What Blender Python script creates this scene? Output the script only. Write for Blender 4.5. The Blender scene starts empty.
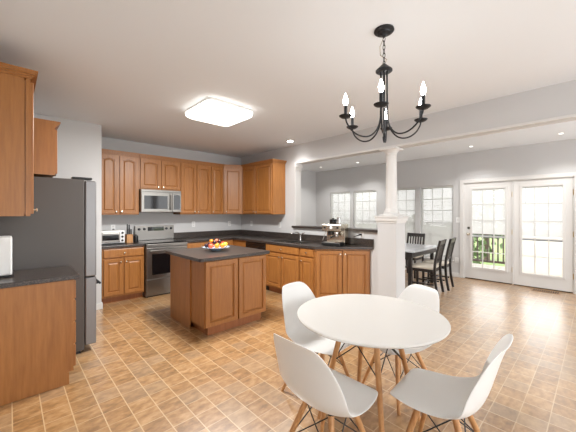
import bpy, bmesh, math, random
from mathutils import Matrix, Vector
random.seed(7)
PI = math.pi
S = bpy.context.scene
C = S.collection

# ---------------------------------------------------------------- camera
cam_data = bpy.data.cameras.new('camera')
cam_data.sensor_width = 36.0
cam_data.lens = 294.5 / 576.0 * 36.0
cam_data.shift_y = -3.7 / 576.0
cam_data.clip_start = 0.02
cam = bpy.data.objects.new('camera', cam_data)
cam.location = (0, 0, 1.44)
cam.rotation_euler = (PI / 2, 0, math.radians(46.5 - 90))
C.objects.link(cam)
S.camera = cam

# ---------------------------------------------------------------- world, lights, exposure
world = bpy.data.worlds.new('world')
S.world = world
world.use_nodes = True
wn = world.node_tree.nodes
wn['Background'].inputs[0].default_value = (0.98, 0.99, 1.0, 1)
wn['Background'].inputs[1].default_value = 3.6


def area_light(name, loc, rot, sx, sy, power, color):
    d = bpy.data.lights.new(name, 'AREA')
    d.shape = 'RECTANGLE'
    d.size, d.size_y, d.energy, d.color = sx, sy, power, color
    o = bpy.data.objects.new(name, d)
    o.location, o.rotation_euler = loc, rot
    C.objects.link(o)
    return o


# added fill lights, unseen behind the camera, set in invented window openings
area_light('window_daylight', (2.2, -2.35, 1.35), (-PI / 2, 0, 0), 4.6, 2.0, 85, (0.965, 0.985, 1.0))
area_light('window_daylight', (5.8, -2.35, 1.35), (-PI / 2, 0, 0), 2.0, 2.0, 230, (0.975, 0.99, 1.0))

S.view_settings.view_transform = 'Standard'
S.view_settings.look = 'None'
S.view_settings.gamma = 1
S.view_settings.use_curve_mapping = False
S.view_settings.exposure = 0.36
S.cycles.max_bounces = 10
S.cycles.diffuse_bounces = 6
S.cycles.transparent_max_bounces = 24
S.cycles.sample_clamp_indirect = 6

# ---------------------------------------------------------------- materials


def new_mat(name):
    m = bpy.data.materials.new(name)
    m.use_nodes = True
    nt = m.node_tree
    return m, nt, nt.nodes['Principled BSDF']


def rgb(r, g, b):
    f = lambda v: (v / 255 / 12.92) if v / 255 <= 0.04045 else ((v / 255 + 0.055) / 1.055) ** 2.4
    return (f(r), f(g), f(b), 1)


def plain(name, col, rough=0.5, metal=0.0, spec=0.5, bump=None, var=0.0, vscale=8.0):
    m, nt, p = new_mat(name)
    p.inputs['Roughness'].default_value = rough
    p.inputs['Metallic'].default_value = metal
    p.inputs['Specular IOR Level'].default_value = spec
    tc = nt.nodes.new('ShaderNodeTexCoord')
    nz = nt.nodes.new('ShaderNodeTexNoise')
    nz.inputs['Scale'].default_value = vscale
    nz.inputs['Detail'].default_value = 4
    nt.links.new(tc.outputs['Object'], nz.inputs['Vector'])
    mx = nt.nodes.new('ShaderNodeMix')
    mx.data_type = 'RGBA'
    a = [max(0, c * (1 - var)) for c in col[:3]] + [1]
    b = [min(1, c * (1 + var)) for c in col[:3]] + [1]
    mx.inputs['A'].default_value = a
    mx.inputs['B'].default_value = b
    nt.links.new(nz.outputs['Fac'], mx.inputs['Factor'])
    nt.links.new(mx.outputs['Result'], p.inputs['Base Color'])
    if bump:
        nb = nt.nodes.new('ShaderNodeTexNoise')
        nb.inputs['Scale'].default_value = bump[0]
        nt.links.new(tc.outputs['Object'], nb.inputs['Vector'])
        bn = nt.nodes.new('ShaderNodeBump')
        bn.inputs['Strength'].default_value = bump[1]
        bn.inputs['Distance'].default_value = 0.002
        nt.links.new(nb.outputs['Fac'], bn.inputs['Height'])
        nt.links.new(bn.outputs['Normal'], p.inputs['Normal'])
    return m


def wood(name, c1, c2, rough=0.38, scale=(14, 14, 1.1)):
    m, nt, p = new_mat(name)
    p.inputs['Roughness'].default_value = rough
    tc = nt.nodes.new('ShaderNodeTexCoord')
    mp = nt.nodes.new('ShaderNodeMapping')
    mp.inputs['Scale'].default_value = scale
    nt.links.new(tc.outputs['Object'], mp.inputs['Vector'])
    nz = nt.nodes.new('ShaderNodeTexNoise')
    nz.inputs['Scale'].default_value = 3.0
    nz.inputs['Detail'].default_value = 6
    nz.inputs['Roughness'].default_value = 0.6
    nt.links.new(mp.outputs['Vector'], nz.inputs['Vector'])
    cr = nt.nodes.new('ShaderNodeValToRGB')
    cr.color_ramp.elements[0].position = 0.3
    cr.color_ramp.elements[0].color = c1
    cr.color_ramp.elements[1].position = 0.72
    cr.color_ramp.elements[1].color = c2
    nt.links.new(nz.outputs['Fac'], cr.inputs['Fac'])
    nt.links.new(cr.outputs['Color'], p.inputs['Base Color'])
    return m


def emit(name, col, strength):
    m, nt, p = new_mat(name)
    p.inputs['Base Color'].default_value = (0.8, 0.8, 0.8, 1)
    p.inputs['Emission Color'].default_value = col
    p.inputs['Emission Strength'].default_value = strength
    return m


def speckle(name, base, dots, rough=0.28):
    m, nt, p = new_mat(name)
    p.inputs['Roughness'].default_value = rough
    tc = nt.nodes.new('ShaderNodeTexCoord')
    nz = nt.nodes.new('ShaderNodeTexNoise')
    nz.inputs['Scale'].default_value = 90
    nz.inputs['Detail'].default_value = 3
    nt.links.new(tc.outputs['Object'], nz.inputs['Vector'])
    cr = nt.nodes.new('ShaderNodeValToRGB')
    cr.color_ramp.elements[0].position = 0.45
    cr.color_ramp.elements[0].color = base
    cr.color_ramp.elements[1].position = 0.7
    cr.color_ramp.elements[1].color = dots
    nt.links.new(nz.outputs['Fac'], cr.inputs['Fac'])
    nt.links.new(cr.outputs['Color'], p.inputs['Base Color'])
    return m


def glass_mat():
    m, nt, p = new_mat('window_glass')
    nt.nodes.remove(p)
    tr = nt.nodes.new('ShaderNodeBsdfTransparent')
    gl = nt.nodes.new('ShaderNodeBsdfGlossy')
    gl.inputs['Roughness'].default_value = 0.02
    fr = nt.nodes.new('ShaderNodeFresnel')
    fr.inputs['IOR'].default_value = 1.45
    mx = nt.nodes.new('ShaderNodeMixShader')
    nt.links.new(fr.outputs['Fac'], mx.inputs['Fac'])
    nt.links.new(tr.outputs['BSDF'], mx.inputs[1])
    nt.links.new(gl.outputs['BSDF'], mx.inputs[2])
    nt.links.new(mx.outputs['Shader'], nt.nodes['Material Output'].inputs['Surface'])
    return m


def blind_mat():
    m, nt, p = new_mat('blind_slat_vinyl')
    p.inputs['Base Color'].default_value = (0.86, 0.86, 0.84, 1)
    p.inputs['Roughness'].default_value = 0.5
    tl = nt.nodes.new('ShaderNodeBsdfTranslucent')
    tl.inputs['Color'].default_value = (0.74, 0.74, 0.73, 1)
    mx = nt.nodes.new('ShaderNodeMixShader')
    mx.inputs['Fac'].default_value = 0.5
    nt.links.new(p.outputs['BSDF'], mx.inputs[1])
    nt.links.new(tl.outputs['BSDF'], mx.inputs[2])
    nt.links.new(mx.outputs['Shader'], nt.nodes['Material Output'].inputs['Surface'])
    return m


def floor_mat():
    m, nt, p = new_mat('tan_tile_floor')
    N, L = nt.nodes.new, nt.links.new

    def math_node(op, a, b=None):
        n = N('ShaderNodeMath')
        n.operation = op
        for i, v in enumerate((a, b)):
            if v is None:
                continue
            if isinstance(v, (int, float)):
                n.inputs[i].default_value = v
            else:
                L(v, n.inputs[i])
        return n.outputs[0]
    geo = N('ShaderNodeNewGeometry')
    sp = N('ShaderNodeSeparateXYZ')
    L(geo.outputs['Position'], sp.inputs[0])
    u = math_node('DIVIDE', math_node('SUBTRACT', sp.outputs['X'], 0.332 - 1.565), 0.1565)
    v = math_node('DIVIDE', math_node('SUBTRACT', sp.outputs['Y'], 2.431 - 6.28), 0.157)
    iu, iv = math_node('FLOOR', u), math_node('FLOOR', v)
    fu, fv = math_node('FRACT', u), math_node('FRACT', v)
    du = math_node('SUBTRACT', 0.5, math_node('ABSOLUTE', math_node('SUBTRACT', fu, 0.5)))
    dv = math_node('SUBTRACT', 0.5, math_node('ABSOLUTE', math_node('SUBTRACT', fv, 0.5)))
    gu = math_node('LESS_THAN', du, 0.021)
    gv = math_node('LESS_THAN', dv, 0.019)
    # joints across the rows are fainter and vary from joint to joint
    cj = N('ShaderNodeCombineXYZ')
    L(iu, cj.inputs[0])
    L(math_node('ROUND', v), cj.inputs[1])
    wj = N('ShaderNodeTexWhiteNoise')
    wj.noise_dimensions = '3D'
    L(cj.outputs[0], wj.inputs['Vector'])
    gv = math_node('MULTIPLY', gv, math_node('ADD', math_node('MULTIPLY', wj.outputs['Value'], 0.5), 0.45))
    ng = N('ShaderNodeTexNoise')
    ng.inputs['Scale'].default_value = 3.6
    L(geo.outputs['Position'], ng.inputs['Vector'])
    grout = math_node('MULTIPLY', math_node('MAXIMUM', gu, gv), 0.85)
    ci = N('ShaderNodeCombineXYZ')
    L(iu, ci.inputs[0])
    L(iv, ci.inputs[1])
    wt = N('ShaderNodeTexWhiteNoise')
    wt.noise_dimensions = '3D'
    L(ci.outputs[0], wt.inputs['Vector'])
    # mottling: stretched noise, shifted from tile to tile
    mp = N('ShaderNodeVectorMath')
    mp.operation = 'MULTIPLY_ADD'
    L(wt.outputs['Color'], mp.inputs[0])
    mp.inputs[1].default_value = (7, 7, 7)
    L(geo.outputs['Position'], mp.inputs[2])
    sc = N('ShaderNodeMapping')
    sc.inputs['Scale'].default_value = (13, 22, 9)
    L(mp.outputs[0], sc.inputs['Vector'])
    nz = N('ShaderNodeTexNoise')
    nz.inputs['Scale'].default_value = 1.0
    nz.inputs['Detail'].default_value = 4
    nz.inputs['Roughness'].default_value = 0.55
    L(sc.outputs[0], nz.inputs['Vector'])
    f = math_node('ADD', math_node('MULTIPLY', nz.outputs['Fac'], 0.92), math_node('MULTIPLY', wt.outputs['Value'], 0.16))
    cr = N('ShaderNodeValToRGB')
    e = cr.color_ramp.elements
    e[0].position, e[0].color = 0.3, FLOOR_COLS[0]
    e[1].position, e[1].color = 0.8, FLOOR_COLS[2]
    mid = e.new(0.54)
    mid.color = FLOOR_COLS[1]
    L(f, cr.inputs['Fac'])
    # some tiles a little greyer
    gm = N('ShaderNodeMix')
    gm.data_type = 'RGBA'
    wt2 = N('ShaderNodeSeparateColor')
    L(wt.outputs['Color'], wt2.inputs[0])
    L(math_node('MULTIPLY', math_node('GREATER_THAN', wt2.outputs[2], 0.72), 0.3), gm.inputs['Factor'])
    L(cr.outputs['Color'], gm.inputs['A'])
    gm.inputs['B'].default_value = FLOOR_COLS[3]
    mx = N('ShaderNodeMix')
    mx.data_type = 'RGBA'
    L(grout, mx.inputs['Factor'])
    L(gm.outputs['Result'], mx.inputs['A'])
    mx.inputs['B'].default_value = FLOOR_COLS[4]
    L(mx.outputs['Result'], p.inputs['Base Color'])
    rr = N('ShaderNodeMapRange')
    rr.inputs['To Min'].default_value = 0.32
    rr.inputs['To Max'].default_value = 0.45
    L(nz.outputs['Fac'], rr.inputs['Value'])
    L(rr.outputs[0], p.inputs['Roughness'])
    bn = N('ShaderNodeBump')
    bn.inputs['Strength'].default_value = 0.12
    bn.inputs['Distance'].default_value = 0.002
    L(math_node('SUBTRACT', nz.outputs['Fac'], grout), bn.inputs['Height'])
    L(bn.outputs['Normal'], p.inputs['Normal'])
    p.inputs['Specular IOR Level'].default_value = 0.5
    p.inputs['Coat Weight'].default_value = 1.0
    p.inputs['Coat IOR'].default_value = 1.95
    p.inputs['Coat Roughness'].default_value = 0.27
    return m


FLOOR_COLS = [rgb(130, 96, 57), rgb(166, 126, 80), rgb(196, 158, 111), rgb(164, 145, 120), rgb(208, 180, 140)]
M = {}
M['wall'] = plain('wall_paint', rgb(200, 200, 200), 0.75, bump=(220, 0.05))
M['ceiling'] = plain('ceiling_paint', rgb(229, 233, 237), 0.85, bump=(160, 0.05))
M['trim'] = plain('white_trim_paint', rgb(214, 213, 211), 0.4)
M['floor'] = floor_mat()
M['maple'] = wood('honey_maple', rgb(147, 95, 46), rgb(170, 114, 59))
M['maple_dark'] = wood('honey_maple_shadowed_grain', rgb(147, 95, 46), rgb(170, 114, 59))  # same colours as honey_maple, not darker
M['toe'] = wood('toe_kick_wood', rgb(140, 84, 44), rgb(158, 98, 54))
M['laminate'] = speckle('dark_laminate', rgb(44, 39, 37), rgb(92, 81, 74))
M['steel'] = plain('brushed_steel', rgb(138, 135, 131), 0.34, 1.0, bump=(300, 0.03))
M['chrome'] = plain('chrome', rgb(215, 215, 215), 0.12, 1.0)
M['nickel'] = plain('satin_nickel', rgb(214, 206, 190), 0.25, 1.0)
M['black_glass'] = plain('black_glass', rgb(16, 16, 18), 0.06)
M['black'] = plain('black_plastic', rgb(22, 22, 23), 0.4)
M['iron'] = plain('black_iron', rgb(42, 43, 46), 0.38, 0.6)
M['fridge_side'] = plain('dark_grey_enamel', rgb(80, 75, 72), 0.5)
M['fridge_door'] = plain('stainless_fridge_door', rgb(130, 129, 130), 0.4, 0.7)
M['white_plastic'] = plain('white_plastic', rgb(231, 232, 231), 0.32)
M['white_gloss'] = plain('white_lacquer', rgb(220, 218, 214), 0.25)
M['beech'] = wood('light_beech', rgb(172, 120, 72), rgb(206, 156, 104), 0.45, (20, 20, 2))
M['black_wood'] = wood('black_stained_wood', rgb(34, 30, 30), rgb(58, 52, 50), 0.35)
M['pale_wood'] = wood('pale_grey_wood', rgb(178, 180, 184), rgb(204, 206, 210), 0.15, (1.2, 14, 14))
M['cream'] = plain('cream_upholstery', rgb(214, 206, 192), 0.8, bump=(150, 0.2))
M['glass'] = glass_mat()
M['blind'] = blind_mat()
M['lamp'] = emit('lamp_diffuser', (1.0, 0.96, 0.88, 1), 2.6)
M['bulb'] = emit('bulb_glow', (1.0, 0.975, 0.94, 1), 40.0)
M['can_dim'] = emit('dim_downlight_glow', (1.0, 0.97, 0.93, 1), 2.2)
M['can'] = emit('downlight_glow', (1.0, 0.97, 0.93, 1), 30.0)
M['display'] = plain('oven_display', rgb(10, 12, 16), 0.08)
M['bowl'] = plain('blue_white_ceramic', rgb(176, 190, 206), 0.15)
M['orange'] = plain('orange_skin', rgb(240, 140, 30), 0.4, bump=(60, 0.3))
M['lemon'] = plain('yellow_skin', rgb(246, 190, 60), 0.4, bump=(60, 0.3))
M['peach'] = plain('peach_skin', rgb(226, 98, 62), 0.5, var=0.35, vscale=25)
M['apple'] = plain('red_skin', rgb(170, 40, 34), 0.3, var=0.3, vscale=20)
M['plum'] = plain('dark_plum_skin', rgb(48, 22, 36), 0.3)
M['stem'] = plain('brown_stem', rgb(80, 58, 36), 0.7)
M['rail_shade'] = plain('blue_grey_rail', rgb(150, 160, 168), 0.5)  # even blue-grey for the door blinds' bottom rails and wand
M['deck'] = wood('deck_boards', rgb(150, 140, 130), rgb(184, 174, 164), 0.7, (2, 14, 14))
M['rail'] = wood('dark_deck_rail', rgb(64, 52, 46), rgb(84, 70, 62), 0.6)
M['leaf'] = plain('green_leaves', rgb(84, 104, 62), 0.7, var=0.4, vscale=6)
M['bark'] = plain('bark', rgb(92, 78, 66), 0.9)
M['lawn'] = plain('lawn_grass', rgb(120, 140, 80), 0.9, var=0.3, vscale=3)
M['siding'] = plain('cream_siding', rgb(232, 226, 212), 0.7)  # for the panel added outside the right door
M['brick_red'] = plain('red_plastic', rgb(190, 84, 60), 0.5)
M['brass'] = plain('brass', rgb(196, 170, 120), 0.3, 1.0)
M['register'] = plain('tan_metal_register', rgb(150, 112, 74), 0.45)
M['rubber'] = plain('dark_rubber', rgb(30, 30, 30), 0.7)

# ---------------------------------------------------------------- mesh helpers


class MB:
    """collects shapes in one bmesh, with an optional local-to-world frame"""

    def __init__(self, T=None):
        self.bm = bmesh.new()
        self.T = T

    def verts(self, pts):
        if self.T is not None:
            pts = [self.T @ Vector(p) for p in pts]
        return [self.bm.verts.new(p) for p in pts]

    def face(self, vs):
        try:
            return self.bm.faces.new(vs)
        except ValueError:
            return None

    def box(self, x0, x1, y0, y1, z0, z1, bev=0.0):
        if bev <= 0:
            v = self.verts([(x0, y0, z0), (x1, y0, z0), (x1, y1, z0), (x0, y1, z0),
                            (x0, y0, z1), (x1, y0, z1), (x1, y1, z1), (x0, y1, z1)])
            for q in ((3, 2, 1, 0), (4, 5, 6, 7), (0, 1, 5, 4), (1, 2, 6, 5), (2, 3, 7, 6), (3, 0, 4, 7)):
                self.face([v[i] for i in q])
            return self
        t = bmesh.new()
        bmesh.ops.create_cube(t, size=1)
        for w in t.verts:
            w.co = Vector(((x0 + x1) / 2 + w.co.x * (x1 - x0), (y0 + y1) / 2 + w.co.y * (y1 - y0), (z0 + z1) / 2 + w.co.z * (z1 - z0)))
        bmesh.ops.bevel(t, geom=t.edges[:], offset=bev, segments=2, profile=0.5, affect='EDGES', clamp_overlap=True)
        self.merge(t)
        return self

    def merge(self, t):
        mp = {}
        for w in t.verts:
            mp[w] = self.verts([w.co])[0]
        for fc in t.faces:
            self.face([mp[w] for w in fc.verts])
        t.free()

    def prism(self, poly, z0, z1):
        a = self.verts([(p[0], p[1], z0) for p in poly])
        b = self.verts([(p[0], p[1], z1) for p in poly])
        n = len(poly)
        self.face(a[::-1])
        self.face(b)
        for i in range(n):
            self.face([a[i], a[(i + 1) % n], b[(i + 1) % n], b[i]])
        return self

    def prism_y(self, poly, y0, y1):
        """polygon in x,z pushed along y"""
        a = self.verts([(p[0], y0, p[1]) for p in poly])
        b = self.verts([(p[0], y1, p[1]) for p in poly])
        n = len(poly)
        self.face(a)
        self.face(b[::-1])
        for i in range(n):
            self.face([a[(i + 1) % n], a[i], b[i], b[(i + 1) % n]])
        return self

    def rings(self, rings, cap0=True, cap1=True, closed=True):
        vs = [self.verts(r) for r in rings]
        n = len(rings[0])
        for i in range(len(vs) - 1):
            for j in range(n if closed else n - 1):
                self.face([vs[i][j], vs[i][(j + 1) % n], vs[i + 1][(j + 1) % n], vs[i + 1][j]])
        if cap0:
            self.face(vs[0][::-1])
        if cap1:
            self.face(vs[-1])
        return self

    def lathe(self, prof, c=(0, 0, 0), n=20, axis='Z'):
        rings = []
        for r, h in prof:
            r = max(r, 1e-4)
            ring = []
            for k in range(n):
                a = 2 * PI * k / n
                p = (r * math.cos(a), r * math.sin(a), h)
                if axis == 'Y':
                    p = (p[0], -p[2], p[1])
                if axis == 'X':
                    p = (p[2], p[0], p[1])
                ring.append((c[0] + p[0], c[1] + p[1], c[2] + p[2]))
            rings.append(ring)
        return self.rings(rings)

    def tube(self, pts, r, n=8, caps=True):
        pts = [Vector(p) for p in pts]
        rs = r if isinstance(r, (list, tuple)) else [r] * len(pts)
        rings = []
        ref = None
        for i, p in enumerate(pts):
            d = (pts[min(i + 1, len(pts) - 1)] - pts[max(i - 1, 0)]).normalized()
            if ref is None:
                ref = d.orthogonal().normalized()
            ref = (ref - d * ref.dot(d))
            ref = ref.normalized() if ref.length > 1e-6 else d.orthogonal().normalized()
            b = d.cross(ref)
            rings.append([tuple(p + (ref * math.cos(2 * PI * k / n) + b * math.sin(2 * PI * k / n)) * rs[i]) for k in range(n)])
        return self.rings(rings, caps, caps)

    def sphere(self, c, r, sx=1, sy=1, sz=1, n=14):
        prof = []
        for i in range(9):
            a = -PI / 2 + PI * i / 8
            prof.append((math.cos(a) * r, math.sin(a) * r * sz))
        rings = []
        for rr, h in prof:
            rr = max(rr, 1e-4)
            rings.append([(c[0] + rr * sx * math.cos(2 * PI * k / n), c[1] + rr * sy * math.sin(2 * PI * k / n), c[2] + h) for k in range(n)])
        return self.rings(rings)


def root_of(o):
    while o.parent:
        o = o.parent
    return o


def P(name, mb, mat, parent=None, smooth=False, label=None):
    bm = mb.bm
    bmesh.ops.recalc_face_normals(bm, faces=bm.faces[:])
    me = bpy.data.meshes.new(name)
    if parent is not None:
        loc = root_of(parent).location
        for w in bm.verts:
            w.co -= loc
    bm.to_mesh(me)
    bm.free()
    me.materials.append(M[mat] if isinstance(mat, str) else mat)
    if smooth:
        for pl in me.polygons:
            pl.use_smooth = True
        try:
            me.set_sharp_from_angle(angle=math.radians(40))
        except Exception:
            pass
    o = bpy.data.objects.new(name, me)
    C.objects.link(o)
    if parent is not None:
        o.parent = parent
    if label:
        o['label'] = label
    return o


def thing(name, label, cat, loc, group=None):
    o = bpy.data.objects.new(name, None)
    o.empty_display_size = 0.1
    o.location = loc
    C.objects.link(o)
    return tag(o, label, cat, group)


def tag(o, label, cat, group=None):
    o['label'] = label
    o['category'] = cat
    if group:
        o['group'] = group
    return o


def struct(name, mb, mat, parent=None):
    o = P(name, mb, mat, parent)
    if parent is None:
        o['kind'] = 'structure'
    return o


def setstruct(name, loc):
    o = bpy.data.objects.new(name, None)
    o.location = loc
    o.empty_display_size = 0.1
    C.objects.link(o)
    o['kind'] = 'structure'
    return o


def dup(root, loc, rotz=0.0, label=None):
    r = root.copy()
    C.objects.link(r)
    r.location = loc
    r.rotation_euler = (0, 0, rotz)
    if label:
        r['label'] = label
    for ch in list(root.children):
        c = ch.copy()
        C.objects.link(c)
        c.parent = r
        for g in ch.children:
            d = g.copy()
            C.objects.link(d)
            d.parent = c
    return r


def frame(x, y, deg):
    return Matrix.Translation((x, y, 0)) @ Matrix.Rotation(math.radians(deg), 4, 'Z')


# ================================================================ THE ROOM
CE = 2.74
XL, XS, XS2, XD = -0.22, 4.03, 4.17, 7.25
YR, YDL, YB = 5.88, 6.317, -2.4
struct('floor', MB().box(XL - .12, XD + .14, YB - .12, YDL + .14, -0.1, 0.0), 'floor')
struct('ceiling', MB().box(XL - .12, XD + .14, YB - .12, YDL + .14, CE, CE + 0.1), 'ceiling')
struct('wall_left', MB().box(XL - .12, XL, YB, YR + .12, 0, CE), 'wall')
struct('wall_range_side', MB().box(XL, XS, YR, YR + .12, 0, CE), 'wall')
struct('wall_alcove', MB().box(XL, 1.006, 5.10, 5.21, 0, CE), 'wall')
m = MB()
m.box(XS, XS2, 4.05, YDL + .12, 0, CE)
m.box(XS, XS2, 2.24, 4.05, 0, 1.14)
m.box(XS, XS2, YB, 4.05, 2.385, CE)
struct('wall_sink_side', m, 'wall')
struct('wall_dining_left', MB().box(XS2, XD + .14, YDL, YDL + .12, 0, CE), 'wall')

# far dining wall with two french doors and four windows cut out
WIN = [(5.0, 5.74), (4.15, 4.9), (3.10, 3.84), (2.25, 2.98)]
WZ0, WZ1 = 0.36, 2.05
D0, D1, DZ = 0.29, 2.03, 2.075
m = MB()
X0, X1 = XD, XD + .14
ys = [YB]
m.box(X0, X1, YB, D0, 0, CE)
m.box(X0, X1, D0, D1, DZ, CE)
prev = D1
for a, b in sorted(WIN):
    m.box(X0, X1, prev, a, 0, CE)
    m.box(X0, X1, a, b, 0, WZ0)
    m.box(X0, X1, a, b, WZ1, CE)
    prev = b
m.box(X0, X1, prev, YDL, 0, CE)
struct('wall_dining_window_side', m, 'wall')

# unseen wall behind the camera, two wide openings added to let light in
m = MB()
m.box(XL, XD + .14, YB - .12, YB, 0, 0.35)
m.box(XL, XD + .14, YB - .12, YB, 2.35, CE)
for a, b in ((XL, -0.1), (4.5, 4.8), (6.8, XD + .14)):
    m.box(a, b, YB - .12, YB, 0.35, 2.35)
struct('wall_behind', m, 'wall')

# window units
for i, (a, b) in enumerate(WIN):
    w = setstruct('window_%d' % (i + 1), (XD + .09, (a + b) / 2, WZ0))
    fx0, fx1 = XD + .07, XD + .12
    m = MB()
    m.box(fx0, fx1, a, a + .035, WZ0, WZ1)
    m.box(fx0, fx1, b - .035, b, WZ0, WZ1)
    m.box(fx0, fx1, a + .035, b - .035, WZ0, WZ0 + .04)
    m.box(fx0, fx1, a + .035, b - .035, WZ1 - .04, WZ1)
    m.box(fx0 - .005, fx1, a + .035, b - .035, 1.17, 1.215)
    P('window_frame', m, 'trim', w)
    m = MB()
    for k in (1, 2):
        yy = a + .035 + (b - a - .07) * k / 3
        m.box(XD + .085, XD + .10, yy - .008, yy + .008, WZ0 + .04, WZ1 - .04)
    for (za, zb) in ((WZ0 + .04, 1.17), (1.215, WZ1 - .04)):
        for k in (1, 2):
            zz = za + (zb - za) * k / 3
            m.box(XD + .086, XD + .099, a + .035, b - .035, zz - .008, zz + .008)
    P('muntin', m, 'trim', w)
    P('glass', MB().box(XD + .1005, XD + .105, a + .035, b - .035, WZ0 + .04, WZ1 - .04), 'glass', w)
    P('window_sill', MB().box(XD - .03, XD + .069, a - .02, b + .02, WZ0 - .02, WZ0 + .004, .004), 'trim', w)


def blind(label, xc, a, b, z0, z1, group, pitch=.024, tilt=62, wand=True):
    t = thing('window_blind', label, 'blind', (xc, (a + b) / 2, z1), group)
    P('head_rail', MB().box(xc - .018, xc + .018, a, b, z1 - .035, z1, .003), 'trim', t)
    m = MB()
    zz = z1 - .05
    ca, sa = math.cos(math.radians(tilt)) * .0125, math.sin(math.radians(tilt)) * .0125
    while zz > z0 + .03:
        m.verts
        v = m.verts([(xc - ca, a + .004, zz - sa), (xc - ca, b - .004, zz - sa), (xc + ca, b - .004, zz + sa), (xc + ca, a + .004, zz + sa)])
        m.face(v)
        zz -= pitch
    sl = P('slats', m, 'blind', t)
    sl['kind'] = 'stuff'
    so = sl.modifiers.new('thickness', 'SOLIDIFY')
    so.thickness = .0008
    P('bottom_rail', MB().box(xc - .013, xc + .013, a, b, z0, z0 + .022, .003), 'trim', t)
    if wand:
        P('tilt_wand', MB().tube([(xc - .024, b - .06, z1 - .03), (xc - .026, b - .06, z1 - .55)], .0035, 6), 'trim', t)


wl = ['white blind lowered in the dining window directly behind the espresso machine',
      'white blind lowered in the dining window just left of the white column',
      'white blind in the dining window partly hidden behind the white column',
      'white blind in the dining window between the column and the glass door']
for (a, b), lab, zb in zip(WIN, wl, (0.42, 0.42, 0.42, 0.42)):
    blind(lab, XD + .035, a + .006, b - .006, zb, WZ1 - .002, 'dining window blinds')

# french doors
cas = MB()
cas.box(XD - .022, XD - .001, D1 + .0, D1 + .075, 0, DZ + .075, .004)
cas.box(XD - .022, XD - .001, D0 - .075, D0, 0, DZ + .075, .004)
cas.box(XD - .022, XD - .001, D0, D1, DZ, DZ + .075, .004)
struct('trim_1', cas, 'trim')
dm = (D0 + D1) / 2 + .01


def french_door(n, y0, y1, g0, g1, handle):
    d = setstruct('door_%d' % n, (XD + .05, (y0 + y1) / 2, 0.02))
    xa, xb = XD + .012, XD + .055
    gz0, gz1 = 0.26, 1.945
    m = MB()
    m.box(xa, xb, y0, g0, 0.02, DZ - .0175)
    m.box(xa, xb, g1, y1, 0.02, DZ - .0175)
    m.box(xa, xb, g0, g1, 0.02, gz0)
    m.box(xa, xb, g0, g1, gz1, DZ - .0175)
    P('door_panel', m, 'trim', d)
    m = MB()
    e = .03
    m.box(xa - .012, xa, g0 - e, g0 + .012, gz0 - e, gz1 + e, .003)
    m.box(xa - .012, xa, g1 - .012, g1 + e, gz0 - e, gz1 + e, .003)
    m.box(xa - .012, xa, g0 + .012, g1 - .012, gz0 - e, gz0 + .012, .003)
    m.box(xa - .012, xa, g0 + .012, g1 - .012, gz1 - .012, gz1 + e, .003)
    P('glass_frame', m, 'trim', d)
    m = MB()
    for k in (1, 2):
        yy = g0 + (g1 - g0) * k / 3
        m.box(xa - .004, xa + .008, yy - .009, yy + .009, gz0, gz1)
    for k in range(1, 5):
        zz = gz0 + (gz1 - gz0) * k / 5
        m.box(xa - .003, xa + .007, g0, g1, zz - .009, zz + .009)
    P('muntin', m, 'trim', d)
    P('glass', MB().box(xa + .034, xa + .037, g0, g1, gz0, gz1), 'glass', d)
    m = MB()
    for zz in (0.3, 1.05, 1.8):
        m.lathe([(.007, -.05), (.007, .05)], (xa - .006, y0 + (.0 if handle else 0) - .004, zz), 8)
    P('hinge', m, 'brass', d)
    if handle:
        P('deadbolt', MB().lathe([(.026, 0), (.026, .012), (.02, .02)], (xa - .0, y1 - .07, 1.10), 16, 'X'), 'nickel', d).location = (0, 0, 0)
        m = MB()
        m.tube([(xa, y1 - .07, .97), (xa - .012, y1 - .07, .97)], .03, 16)
        m.tube([(xa - .012, y1 - .07, .97), (xa - .035, y1 - .07, .97)], .011, 10)
        m.sphere((xa - .055, y1 - .07, .97), .028)
        P('knob', m, 'nickel', d, True)
    # blind between the panes, lowered to half height
    bx, bz = xa + .021, (.955 if handle else .945)
    br = P('blind', MB().box(bx - .008, bx + .008, g0 + .002, g1 - .002, gz1 - .03, gz1 - .001), 'trim', d, label='white blind drawn halfway down')
    m = MB()
    zz = gz1 - .04
    ca, sa = math.cos(math.radians(68)) * .0125, math.sin(math.radians(68)) * .0125
    while zz > bz + .025:
        m.face(m.verts([(bx - ca, g0 + .004, zz - sa), (bx - ca, g1 - .004, zz - sa), (bx + ca, g1 - .004, zz + sa), (bx + ca, g0 + .004, zz + sa)]))
        zz -= .024
    P('slats', m, 'blind', br)
    P('bottom_rail', MB().box(bx - .008, bx + .008, g0 + .004, g1 - .004, bz - .045, bz + .0), 'rail_shade', br)
    if not handle:
        P('tilt_wand', MB().tube([(xa - .008, g1 - .06, gz1 - .02), (xa - .009, g1 - .06, gz1 - .34)], .003, 6), 'rail_shade', br)
    P('sweep', MB().box(xa + .002, xb - .002, y0 + .004, y1 - .004, 0.004, 0.02), 'rubber', d)
    return d


french_door(1, dm + .012, D1 - .018, 1.283, 1.883, True)
french_door(2, D0 + .018, dm - .012, .434, 1.029, False)
m = MB()
m.box(XD + .005, XD + .06, D1 - .016, D1, 0.0, DZ)
m.box(XD + .005, XD + .06, D0, D0 + .016, 0.0, DZ)
m.box(XD + .0, XD + .06, dm - .010, dm + .010, 0.02, DZ - .016)
m.box(XD + .005, XD + .06, D0 + .016, D1 - .016, DZ - .016, DZ)
struct('trim_2', m, 'trim')
struct('trim_3', MB().box(XD + .0, XD + .14, D0 + .017, D1 - .017, 0.0, 0.0035), 'register')

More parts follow.
